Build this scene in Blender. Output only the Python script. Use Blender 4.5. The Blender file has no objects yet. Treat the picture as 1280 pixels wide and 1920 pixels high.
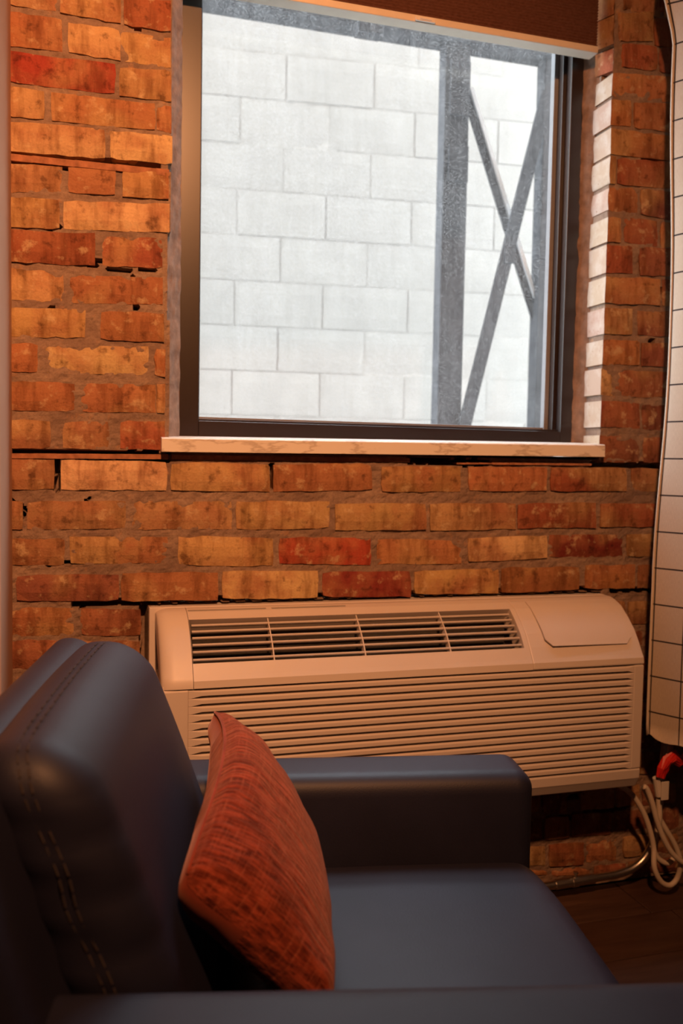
import bpy, bmesh, math, random
import numpy as np
from mathutils import Vector, Matrix, noise

random.seed(7)
scene = bpy.context.scene
COL = scene.collection

# ------------------------------------------------------------------ camera
cam_data = bpy.data.cameras.new('camera')
cam = bpy.data.objects.new('camera', cam_data)
COL.objects.link(cam)
PITCH, YAW, ROLL = 0.0572372829, 0.290495446, -0.018324658
fwd = Vector((math.sin(YAW) * math.cos(PITCH), math.cos(YAW) * math.cos(PITCH), -math.sin(PITCH)))
rgt = Vector((math.cos(YAW), -math.sin(YAW), 0))
dwn = fwd.cross(rgt)
cr, sr = math.cos(ROLL), math.sin(ROLL)
rgt2 = cr * rgt + sr * dwn
dwn2 = -sr * rgt + cr * dwn
m = Matrix.Identity(4)
for i in range(3):
    m[i][0], m[i][1], m[i][2] = rgt2[i], -dwn2[i], -fwd[i]
m.translation = Vector((0, -1.861, 1.04))
cam.matrix_world = m
cam_data.sensor_fit = 'VERTICAL'
cam_data.sensor_height = 36.0
cam_data.lens = 36.0 * 1650 / 1920
cam_data.clip_start = 0.02
cam_data.dof.use_dof = True
cam_data.dof.focus_distance = 1.5
cam_data.dof.aperture_fstop = 4.0
scene.camera = cam

# ------------------------------------------------------------------ world and lamps
world = bpy.data.worlds.new('overcast_sky')
scene.world = world
world.use_nodes = True
bg = world.node_tree.nodes['Background']
bg.inputs['Color'].default_value = (0.84, 0.92, 1.0, 1)
bg.inputs['Strength'].default_value = 12.0

def add_light(name, kind, loc, power, color, **kw):
    d = bpy.data.lights.new(name, kind)
    d.energy = power
    d.color = color
    for k, v in kw.items():
        setattr(d, k, v)
    o = bpy.data.objects.new(name, d)
    o.location = loc
    COL.objects.link(o)
    return o

spot = add_light('warm_ceiling_spotlight', 'SPOT', (0.10, -2.00, 2.45), 285.0, (1.0, 0.405, 0.16), shadow_soft_size=0.05,
                 spot_size=math.radians(95), spot_blend=1.0)
spot.rotation_euler = (Vector((0.02, 0.0, 1.38)) - spot.location).to_track_quat('-Z', 'Y').to_euler()
portal = add_light('window_portal', 'AREA', (0.69, 0.19, 1.62), 1.0, (1, 1, 1), shape='RECTANGLE', size=1.0, size_y=1.1)
portal.rotation_euler = (math.radians(-90), 0, 0)
portal.data.cycles.is_portal = True

scene.view_settings.view_transform = 'Standard'
scene.view_settings.look = 'None'
scene.view_settings.exposure = 0.0
scene.view_settings.gamma = 1.0
scene.view_settings.use_curve_mapping = False
scene.cycles.use_denoising = True
scene.cycles.max_bounces = 8
scene.cycles.transparent_max_bounces = 12
scene.cycles.sample_clamp_indirect = 4.0
scene.cycles.caustics_reflective = False
scene.cycles.caustics_refractive = False

# ------------------------------------------------------------------ node helpers
def new_mat(name):
    mt = bpy.data.materials.new(name)
    mt.use_nodes = True
    nt = mt.node_tree
    return mt, nt, nt.nodes['Principled BSDF'], nt.nodes['Material Output']

def nd(nt, kind, **kw):
    n = nt.nodes.new(kind)
    for k, v in kw.items():
        if k.startswith('i_'):
            n.inputs[k[2:].replace('_', ' ')].default_value = v
        else:
            setattr(n, k, v)
    return n

def mixc(nt, fac, a, b, mode='MIX'):
    n = nt.nodes.new('ShaderNodeMix')
    n.data_type = 'RGBA'
    n.blend_type = mode
    for idx, v in ((0, fac), (6, a), (7, b)):
        if hasattr(v, 'is_linked'):
            nt.links.new(v, n.inputs[idx])
        elif isinstance(v, (int, float)):
            n.inputs[idx].default_value = v
        else:
            n.inputs[idx].default_value = (*v, 1)
    return n.outputs[2]

def ramp(nt, src, p0, p1, v0=0.0, v1=1.0):
    n = nt.nodes.new('ShaderNodeMapRange')
    n.inputs['From Min'].default_value = p0
    n.inputs['From Max'].default_value = p1
    n.inputs['To Min'].default_value = v0
    n.inputs['To Max'].default_value = v1
    nt.links.new(src, n.inputs['Value'])
    return n.outputs[0]

def tex_noise(nt, vec, scale, detail=4, rough=0.55):
    n = nt.nodes.new('ShaderNodeTexNoise')
    n.inputs['Scale'].default_value = scale
    n.inputs['Detail'].default_value = detail
    n.inputs['Roughness'].default_value = rough
    nt.links.new(vec, n.inputs['Vector'])
    return n.outputs['Fac']

def vmap(nt, vec, scale=(1, 1, 1), rot=(0, 0, 0)):
    n = nt.nodes.new('ShaderNodeMapping')
    n.inputs['Scale'].default_value = scale
    n.inputs['Rotation'].default_value = rot
    nt.links.new(vec, n.inputs['Vector'])
    return n.outputs[0]

def vadd_random(nt, vec):
    oi = nt.nodes.new('ShaderNodeObjectInfo')
    mul = nt.nodes.new('ShaderNodeMath'); mul.operation = 'MULTIPLY'
    mul.inputs[1].default_value = 37.0
    nt.links.new(oi.outputs['Random'], mul.inputs[0])
    add = nt.nodes.new('ShaderNodeVectorMath'); add.operation = 'ADD'
    nt.links.new(vec, add.inputs[0]); nt.links.new(mul.outputs[0], add.inputs[1])
    return add.outputs[0], oi

def bump(nt, bsdf, h, strength, dist=0.002):
    b = nt.nodes.new('ShaderNodeBump')
    b.inputs['Strength'].default_value = strength
    b.inputs['Distance'].default_value = dist
    nt.links.new(h, b.inputs['Height'])
    nt.links.new(b.outputs[0], bsdf.inputs['Normal'])

def objco(nt):
    return nt.nodes.new('ShaderNodeTexCoord').outputs['Object']

def simple(name, col, rough=0.5, spec=0.5, metal=0.0, nscale=None, namp=0.15, bstr=0.0, bdist=0.001):
    mt, nt, b, _ = new_mat(name)
    b.inputs['Roughness'].default_value = rough
    b.inputs['Specular IOR Level'].default_value = spec
    b.inputs['Metallic'].default_value = metal
    v = objco(nt)
    f = tex_noise(nt, v, nscale or 30.0)
    dark = tuple(c * (1 - namp) for c in col)
    lite = tuple(min(1, c * (1 + namp)) for c in col)
    nt.links.new(mixc(nt, ramp(nt, f, .3, .7), dark, lite), b.inputs['Base Color'])
    if bstr:
        bump(nt, b, f, bstr, bdist)
    return mt

# bricks: the colour of each brick is its own object colour, the grain is shared
def make_brick_mat():
    mt, nt, b, _ = new_mat('old_brick')
    v, oi = vadd_random(nt, objco(nt))
    base = oi.outputs['Color']
    big = tex_noise(nt, v, 11, 3, .6)
    mid = tex_noise(nt, v, 34, 5, .65)
    streak = tex_noise(nt, vmap(nt, v, (42, 42, 7)), 1.0, 4, .6)
    fine = tex_noise(nt, v, 210, 3, .6)
    c = mixc(nt, ramp(nt, big, .42, .68), base, (0.36, 0.15, 0.075), 'MIX')
    c = mixc(nt, 0.85, base, c)
    c = mixc(nt, ramp(nt, tex_noise(nt, v, 7, 2, .5), .52, .66, 0, .6), c, (0.50, 0.33, 0.15))
    dk = mixc(nt, 1.0, c, (0.50, 0.42, 0.36), 'MULTIPLY')
    c = mixc(nt, ramp(nt, streak, .47, .66, 0, .9), c, dk)
    c = mixc(nt, ramp(nt, mid, .57, .68, 0, .6), c, (0.62, 0.47, 0.27))
    dk2 = mixc(nt, 1.0, c, (0.35, 0.30, 0.27), 'MULTIPLY')
    c = mixc(nt, ramp(nt, mid, .43, .32, 0, .85), c, dk2)
    c = mixc(nt, ramp(nt, fine, .3, .7, 0, .3), c, dk)
    nt.links.new(c, b.inputs['Base Color'])
    b.inputs['Roughness'].default_value = 0.85
    b.inputs['Specular IOR Level'].default_value = 0.25
    h = nt.nodes.new('ShaderNodeMath'); h.operation = 'ADD'
    nt.links.new(mid, h.inputs[0]); nt.links.new(fine, h.inputs[1])
    bump(nt, b, h.outputs[0], 0.7, 0.0022)
    return mt

def make_mortar_mat():
    mt, nt, b, _ = new_mat('old_mortar')
    v = objco(nt)
    a = tex_noise(nt, v, 9, 4, .6); f = tex_noise(nt, v, 150, 5, .7); g = tex_noise(nt, v, 45, 4, .6)
    c = mixc(nt, ramp(nt, a, .35, .65), (0.22, 0.15, 0.115), (0.36, 0.26, 0.19))
    c = mixc(nt, ramp(nt, f, .35, .7, 0, .6), c, (0.16, 0.10, 0.075))
    c = mixc(nt, ramp(nt, g, .6, .72, 0, .5), c, (0.42, 0.22, 0.11))
    nt.links.new(c, b.inputs['Base Color'])
    b.inputs['Roughness'].default_value = 0.95
    b.inputs['Specular IOR Level'].default_value = 0.15
    bump(nt, b, f, 0.8, 0.003)
    return mt

def make_leather():
    mt, nt, b, _ = new_mat('navy_leather')
    v = objco(nt)
    vo = nt.nodes.new('ShaderNodeTexVoronoi'); vo.inputs['Scale'].default_value = 420
    nt.links.new(v, vo.inputs['Vector'])
    n = tex_noise(nt, v, 7, 3)
    nt.links.new(mixc(nt, ramp(nt, n, .35, .65), (0.0145, 0.0155, 0.033), (0.0185, 0.020, 0.042)), b.inputs['Base Color'])
    b.inputs['Roughness'].default_value = 0.52
    b.inputs['Specular IOR Level'].default_value = 0.38
    bump(nt, b, vo.outputs['Distance'], 0.12, 0.0008)
    return mt

def make_chenille():
    mt, nt, b, _ = new_mat('rust_chenille')
    uv = nt.nodes.new('ShaderNodeUVMap').outputs[0]
    rib = tex_noise(nt, vmap(nt, uv, (230, 22, 1)), 1.0, 4, .65)
    warp = tex_noise(nt, vmap(nt, uv, (26, 260, 1)), 1.0, 3, .6)
    wide = tex_noise(nt, vmap(nt, uv, (80, 10, 1)), 1.0, 3, .5)
    tuft = tex_noise(nt, uv, 260, 3, .6)
    c = mixc(nt, ramp(nt, rib, .40, .60), (0.09, 0.014, 0.009), (0.40, 0.078, 0.040))
    c = mixc(nt, ramp(nt, warp, .52, .70, 0, .7), c, (0.46, 0.13, 0.075))
    c = mixc(nt, ramp(nt, wide, .5, .68, 0, .6), c, (0.11, 0.02, 0.012))
    c = mixc(nt, ramp(nt, tuft, .35, .7, 0, .4), c, (0.19, 0.035, 0.018))
    nt.links.new(c, b.inputs['Base Color'])
    b.inputs['Roughness'].default_value = 0.9
    b.inputs['Specular IOR Level'].default_value = 0.1
    b.inputs['Sheen Weight'].default_value = 0.32
    b.inputs['Sheen Roughness'].default_value = 0.45
    b.inputs['Sheen Tint'].default_value = (1.0, 0.55, 0.4, 1)
    h = nt.nodes.new('ShaderNodeMath'); h.operation = 'ADD'
    nt.links.new(rib, h.inputs[0]); nt.links.new(wide, h.inputs[1])
    bump(nt, b, h.outputs[0], 1.0, 0.005)
    return mt

def make_velvet():
    mt, nt, b, _ = new_mat('rust_velvet_back')
    v = objco(nt)
    n = tex_noise(nt, v, 24, 3)
    nt.links.new(mixc(nt, ramp(nt, n, .35, .7), (0.20, 0.036, 0.02), (0.30, 0.058, 0.032)), b.inputs['Base Color'])
    b.inputs['Roughness'].default_value = 0.85
    b.inputs['Sheen Weight'].default_value = 0.32
    b.inputs['Sheen Tint'].default_value = (1.0, 0.55, 0.4, 1)
    b.inputs['Specular IOR Level'].default_value = 0.1
    return mt

def make_curtain_mat():
    mt, nt, b, _ = new_mat('windowpane_check_linen')
    uv = nt.nodes.new('ShaderNodeUVMap').outputs[0]
    sep = nt.nodes.new('ShaderNodeSeparateXYZ'); nt.links.new(uv, sep.inputs[0])
    def line(o):
        fr = nt.nodes.new('ShaderNodeMath'); fr.operation = 'FRACT'
        nt.links.new(o, fr.inputs[0])
        lt = nt.nodes.new('ShaderNodeMath'); lt.operation = 'LESS_THAN'
        lt.inputs[1].default_value = 0.042
        nt.links.new(fr.outputs[0], lt.inputs[0])
        return lt.outputs[0]
    mx = nt.nodes.new('ShaderNodeMath'); mx.operation = 'MAXIMUM'
    nt.links.new(line(sep.outputs[0]), mx.inputs[0]); nt.links.new(line(sep.outputs[1]), mx.inputs[1])
    wv = tex_noise(nt, vmap(nt, uv, (60, 8, 1)), 1.0, 4)
    wv2 = tex_noise(nt, vmap(nt, uv, (8, 60, 1)), 1.0, 4)
    c = mixc(nt, ramp(nt, wv, .3, .7), (0.48, 0.41, 0.33), (0.58, 0.505, 0.415))
    c = mixc(nt, ramp(nt, wv2, .4, .7, 0, .4), c, (0.50, 0.43, 0.34))
    c = mixc(nt, mx.outputs[0], c, (0.035, 0.03, 0.032))
    nt.links.new(c, b.inputs['Base Color'])
    b.inputs['Roughness'].default_value = 0.95
    b.inputs['Specular IOR Level'].default_value = 0.1
    bump(nt, b, wv, 0.4, 0.001)
    return mt

def make_glass():
    mt, nt, b, out = new_mat('dusty_glass')
    nt.nodes.remove(b)
    v = objco(nt)
    speck = tex_noise(nt, v, 330, 2, .5)
    big = tex_noise(nt, v, 3.2, 4, .6)
    run = tex_noise(nt, vmap(nt, v, (60, 1, 4)), 1.0, 3, .6)
    a = ramp(nt, speck, .50, .64, 0.0, 0.085)
    s = nt.nodes.new('ShaderNodeMath'); s.operation = 'MULTIPLY'
    nt.links.new(a, s.inputs[0]); nt.links.new(ramp(nt, big, .3, .7, .4, 1.3), s.inputs[1])
    t = nt.nodes.new('ShaderNodeMath'); t.operation = 'ADD'
    nt.links.new(s.outputs[0], t.inputs[0]); nt.links.new(ramp(nt, run, .4, .7, .016, .036), t.inputs[1])
    tr = nt.nodes.new('ShaderNodeBsdfTransparent'); tr.inputs[0].default_value = (.97, .985, .98, 1)
    dust = nt.nodes.new('ShaderNodeBsdfTranslucent'); dust.inputs[0].default_value = (.86, .86, .86, 1)
    dd = nt.nodes.new('ShaderNodeBsdfDiffuse'); dd.inputs[0].default_value = (.5, .48, .45, 1)
    m0 = nt.nodes.new('ShaderNodeMixShader'); m0.inputs[0].default_value = .15
    nt.links.new(dust.outputs[0], m0.inputs[1]); nt.links.new(dd.outputs[0], m0.inputs[2])
    m1 = nt.nodes.new('ShaderNodeMixShader')
    nt.links.new(t.outputs[0], m1.inputs[0]); nt.links.new(tr.outputs[0], m1.inputs[1]); nt.links.new(m0.outputs[0], m1.inputs[2])
    gl = nt.nodes.new('ShaderNodeBsdfGlossy'); gl.inputs['Roughness'].default_value = 0.02
    m2 = nt.nodes.new('ShaderNodeMixShader'); m2.inputs[0].default_value = 0.03
    nt.links.new(m1.outputs[0], m2.inputs[1]); nt.links.new(gl.outputs[0], m2.inputs[2])
    nt.links.new(m2.outputs[0], out.inputs[0])
    return mt

def make_block_mat():
    mt, nt, b, _ = new_mat('painted_block')
    v, oi = vadd_random(nt, objco(nt))
    n = tex_noise(nt, v, 6, 5, .65); s = tex_noise(nt, vmap(nt, v, (22, 22, 4)), 1.0, 4); f = tex_noise(nt, v, 90, 4, .6)
    c = mixc(nt, ramp(nt, n, .3, .7), (0.222, 0.205, 0.186), (0.262, 0.243, 0.22))
    c = mixc(nt, ramp(nt, s, .52, .75, 0, .35), c, (0.195, 0.18, 0.16))
    c = mixc(nt, ramp(nt, oi.outputs['Random'], 0, 1, 0, .22), c, (0.20, 0.188, 0.172))
    nt.links.new(c, b.inputs['Base Color'])
    b.inputs['Roughness'].default_value = 0.9
    bump(nt, b, f, 0.5, 0.003)
    return mt

def make_marble():
    mt, nt, b, _ = new_mat('marble_laminate')
    v = objco(nt)
    n = tex_noise(nt, vmap(nt, v, (4, 9, 14), (0, .9, 0)), 1.0, 5, .6)
    d = nt.nodes.new('ShaderNodeMath'); d.operation = 'SUBTRACT'; d.inputs[1].default_value = .5
    nt.links.new(n, d.inputs[0])
    ab = nt.nodes.new('ShaderNodeMath'); ab.operation = 'ABSOLUTE'; nt.links.new(d.outputs[0], ab.inputs[0])
    c = mixc(nt, ramp(nt, ab.outputs[0], 0.0, 0.025, .5, 0), (0.78, 0.74, 0.68), (0.30, 0.22, 0.16))
    nt.links.new(c, b.inputs['Base Color'])
    b.inputs['Roughness'].default_value = 0.3
    return mt

def make_floor_mat():
    mt, nt, b, _ = new_mat('dark_floor_plank')
    v, oi = vadd_random(nt, objco(nt))
    g = tex_noise(nt, vmap(nt, v, (5, 60, 60)), 1.0, 5, .65)
    n = tex_noise(nt, vmap(nt, v, (3, 12, 12)), 1.0, 3)
    c = mixc(nt, ramp(nt, g, .3, .7), (0.048, 0.026, 0.019), (0.115, 0.066, 0.047))
    c = mixc(nt, ramp(nt, n, .4, .7, 0, .5), c, (0.05, 0.024, 0.016))
    c = mixc(nt, ramp(nt, oi.outputs['Random'], 0, 1, 0, .4), c, (0.05, 0.022, 0.015))
    nt.links.new(c, b.inputs['Base Color'])
    b.inputs['Roughness'].default_value = 0.38
    bump(nt, b, g, 0.15, 0.0008)
    return mt

def make_shade_mat():
    mt, nt, b, _ = new_mat('brown_shade_fabric')
    v = objco(nt)
    n = tex_noise(nt, vmap(nt, v, (120, 8, 400)), 1.0, 3)
    nt.links.new(mixc(nt, ramp(nt, n, .3, .7), (0.15, 0.068, 0.048), (0.22, 0.105, 0.076)), b.inputs['Base Color'])
    b.inputs['Roughness'].default_value = 0.9
    b.inputs['Specular IOR Level'].default_value = 0.1
    return mt

def make_pale_side():  # paler colour for the side faces of the right reveal bricks
    mt, nt, b, _ = new_mat('pale_brick_side')
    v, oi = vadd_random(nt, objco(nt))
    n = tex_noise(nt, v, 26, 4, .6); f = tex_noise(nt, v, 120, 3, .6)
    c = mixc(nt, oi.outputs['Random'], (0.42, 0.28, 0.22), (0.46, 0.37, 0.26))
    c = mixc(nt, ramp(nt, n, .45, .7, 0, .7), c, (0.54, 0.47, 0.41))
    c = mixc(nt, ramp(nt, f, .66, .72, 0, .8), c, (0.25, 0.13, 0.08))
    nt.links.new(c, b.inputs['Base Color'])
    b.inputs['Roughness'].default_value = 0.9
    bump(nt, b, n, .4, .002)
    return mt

M = dict(
    brick=make_brick_mat(), mortar=make_mortar_mat(), leather=make_leather(), chenille=make_chenille(),
    velvet=make_velvet(), curtain=make_curtain_mat(), glass=make_glass(), block=make_block_mat(),
    marble=make_marble(), floor=make_floor_mat(), shade=make_shade_mat(),
    pale_side=make_pale_side(),
    lit_steel=simple('sky_lit_steel', (0.62, 0.64, 0.66), .5, .4, nscale=20, namp=.08),  # brace edge: the sky's highlight is put into this colour
    block_joint=simple('block_joint', (0.275, 0.257, 0.234), .9, .2, nscale=40, bstr=.4, bdist=.003),
    plastic=simple('cream_plastic', (0.64, 0.575, 0.53), .42, .4, nscale=5, namp=.02),
    plastic_shade=simple('slot_shade_plastic', (0.34, 0.31, 0.28), .6, .3, nscale=5, namp=.03),  # cream plastic darkened to paint the shade in the slots
    well_dark=simple('dark_well', (0.05, 0.045, 0.04), .7, .2, nscale=60, namp=.2),  # plain dark colour of the well under the grille
    bronze=simple('dark_bronze_aluminium', (0.020, 0.012, 0.010), .33, .5, nscale=60, namp=.06),
    gasket=simple('grey_glazing_gasket', (0.20, 0.20, 0.21), .5, .4, nscale=60, namp=.05),
    steel=simple('painted_steel', (0.05, 0.05, 0.055), .85, .15, nscale=18, namp=.3),
    galv=simple('galvanised_conduit', (0.55, 0.52, 0.48), .32, .5, metal=1.0, nscale=30, namp=.1),
    room_wall=simple('far_room_wall', (0.26, 0.18, 0.13), .9, .2, nscale=9, namp=.1),
    plaster=simple('painted_plaster', (0.60, 0.38, 0.26), .85, .2, nscale=9, namp=.03),
    ceiling=simple('ceiling_paint', (0.50, 0.45, 0.40), .9, .2, nscale=9, namp=.03),
    shim=simple('old_wood_shim', (0.34, 0.15, 0.08), .85, .2, nscale=50, namp=.35, bstr=.5, bdist=.002),
    alu=simple('beige_shade_rail', (0.62, 0.55, 0.46), .5, .4, nscale=20, namp=.04),
    clear=simple('clear_plastic_tab', (0.70, 0.66, 0.60), .15, .6, nscale=20, namp=.05),
    cord=simple('cream_cord', (0.66, 0.58, 0.48), .55, .3, nscale=30, namp=.05),
    tag=simple('red_tag', (0.62, 0.022, 0.016), .35, .5, nscale=30, namp=.12),
    thread=simple('grey_thread', (0.06, 0.05, 0.05), .8, .2, nscale=80, namp=.2),
    foot=simple('black_foot', (0.02, 0.018, 0.016), .5, .4, nscale=30, namp=.1),
    ground=simple('alley_concrete', (0.40, 0.40, 0.39), .9, .2, nscale=5, namp=.15),
    silicone=simple('caulk_and_mortar', (0.22, 0.145, 0.105), .9, .2, nscale=40, namp=.3, bstr=.8, bdist=.004),
)

# ------------------------------------------------------------------ object helpers
def link(name, me, mat=None, parent=None, smooth=False, loc=None):
    o = bpy.data.objects.new(name, me)
    COL.objects.link(o)
    if mat is not None:
        if len(me.materials) == 0:
            me.materials.append(mat)
    if smooth:
        for p in me.polygons:
            p.use_smooth = True
    if parent is not None:
        o.parent = parent
    if loc is not None:
        o.location = loc
    return o

def mesh(name, V, F):
    me = bpy.data.meshes.new(name)
    me.from_pydata([tuple(v) for v in V], [], F)
    me.update()
    bm = bmesh.new(); bm.from_mesh(me)
    bmesh.ops.recalc_face_normals(bm, faces=bm.faces)
    bm.to_mesh(me); bm.free()
    return me

def empty(name, loc, rz=0, **props):
    o = bpy.data.objects.new(name, None)
    COL.objects.link(o)
    o.location = loc
    o.rotation_euler = (0, 0, rz)
    for k, v in props.items():
        o[k] = v
    return o

def tag(o, **props):
    for k, v in props.items():
        o[k] = v
    return o

class MB:
    """collects boxes, prisms and tubes into one mesh"""
    def __init__(self):
        self.bm = bmesh.new()
    def box(self, x0, x1, y0, y1, z0, z1, bev=0.0, seg=2):
        r = bmesh.ops.create_cube(self.bm, size=1)
        vs = r['verts']
        for v in vs:
            v.co = Vector((x0 + (v.co.x + .5) * (x1 - x0), y0 + (v.co.y + .5) * (y1 - y0), z0 + (v.co.z + .5) * (z1 - z0)))
        if bev:
            es = list({e for v in vs for e in v.link_edges})
            bmesh.ops.bevel(self.bm, geom=es, offset=bev, segments=seg, profile=.5, affect='EDGES')
        return self
    def prism_x(self, prof, x0, x1):
        """closed profile of (y, z) points run along x"""
        a = [self.bm.verts.new((x0, y, z)) for y, z in prof]
        b = [self.bm.verts.new((x1, y, z)) for y, z in prof]
        n = len(prof)
        for i in range(n):
            self.bm.faces.new((a[i], a[(i + 1) % n], b[(i + 1) % n], b[i]))
        self.bm.faces.new(a[::-1]); self.bm.faces.new(b)
        return self
    def bar(self, p, q, w, t):
        """flat bar from p to q, w wide in the x-z plane, t thick in y"""
        p, q = Vector(p), Vector(q)
        d = (q - p).normalized(); s = d.cross(Vector((0, 1, 0))).normalized()
        y = Vector((0, 1, 0))
        c = []
        for base in (p, q):
            for sa, sb in ((-1, -1), (1, -1), (1, 1), (-1, 1)):
                c.append(self.bm.verts.new(base + s * sa * w / 2 + y * sb * t / 2))
        for i in range(4):
            self.bm.faces.new((c[i], c[(i + 1) % 4], c[4 + (i + 1) % 4], c[4 + i]))
        self.bm.faces.new(c[:4][::-1]); self.bm.faces.new(c[4:])
        return self
    def tube(self, pts, r, n=10, closed=False):
        pts = [Vector(p) for p in pts]
        rings = []
        up = None
        for i, p in enumerate(pts):
            a = pts[max(0, i - 1)]; b = pts[min(len(pts) - 1, i + 1)]
            t = (b - a).normalized()
            if up is None:
                up = t.orthogonal().normalized()
            up = (up - t * up.dot(t)).normalized()
            s = t.cross(up)
            rr = r[i] if isinstance(r, (list, tuple)) else r
            rings.append([self.bm.verts.new(p + (up * math.cos(2 * math.pi * k / n) + s * math.sin(2 * math.pi * k / n)) * rr) for k in range(n)])
        for A, B in zip(rings, rings[1:]):
            for k in range(n):
                self.bm.faces.new((A[k], A[(k + 1) % n], B[(k + 1) % n], B[k]))
        self.bm.faces.new(rings[0][::-1]); self.bm.faces.new(rings[-1])
        return self
    def build(self, name, mat, parent=None, smooth=False, loc=None):
        bmesh.ops.recalc_face_normals(self.bm, faces=self.bm.faces)
        me = bpy.data.meshes.new(name)
        self.bm.to_mesh(me); self.bm.free()
        return link(name, me, mat, parent, smooth, loc)

def smooth_path(pts, per=8):
    """Catmull-Rom through the points"""
    P = [Vector(p) for p in pts]
    P = [2 * P[0] - P[1]] + P + [2 * P[-1] - P[-2]]
    out = []
    for i in range(1, len(P) - 2):
        for k in range(per):
            t = k / per
            out.append(0.5 * ((2 * P[i]) + (-P[i - 1] + P[i + 1]) * t + (2 * P[i - 1] - 5 * P[i] + 4 * P[i + 1] - P[i + 2]) * t * t
                              + (-P[i - 1] + 3 * P[i] - 3 * P[i + 1] + P[i + 2]) * t ** 3))
    out.append(P[-2])
    return out

def cube_grid(n):
    """unit cube surface as a welded grid, coordinates in [-1, 1]"""
    idx = {}; V = []; F = []
    def vid(i, j, k):
        key = (i, j, k)
        if key not in idx:
            idx[key] = len(V); V.append((2 * i / n - 1, 2 * j / n - 1, 2 * k / n - 1))
        return idx[key]
    for a in range(n):
        for b in range(n):
            for s in (0, n):
                F.append((vid(s, a, b), vid(s, a + 1, b), vid(s, a + 1, b + 1), vid(s, a, b + 1)))
                F.append((vid(a, s, b), vid(a + 1, s, b), vid(a + 1, s, b + 1), vid(a, s, b + 1)))
                F.append((vid(a, b, s), vid(a + 1, b, s), vid(a + 1, b + 1, s), vid(a, b + 1, s)))
    return V, F

def rpoint(c, half, r):
    """a point of the cube surface carried onto a rounded box"""
    p = Vector((c[0] * half[0], c[1] * half[1], c[2] * half[2]))
    q = Vector([max(-(half[i] - r), min(half[i] - r, p[i])) for i in range(3)])
    d = p - q
    return q + d.normalized() * r if d.length > 1e-9 else p

def rbox(name, half, r, n, fn, mat, parent, wob=0.0):
    # grid lines are packed towards the rounded rims
    V, F = cube_grid(n)
    W = []
    for c in V:
        cc = []
        for i in range(3):
            t = c[i]; k = r / half[i]
            a = abs(t)
            a = a / .5 * (1 - k) if a < .5 else (1 - k) + (a - .5) / .5 * k
            cc.append(math.copysign(a, t))
        W.append(fn(rpoint(cc, half, r)))
    return link(name, mesh(name, W, F), mat, parent, True)

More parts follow.
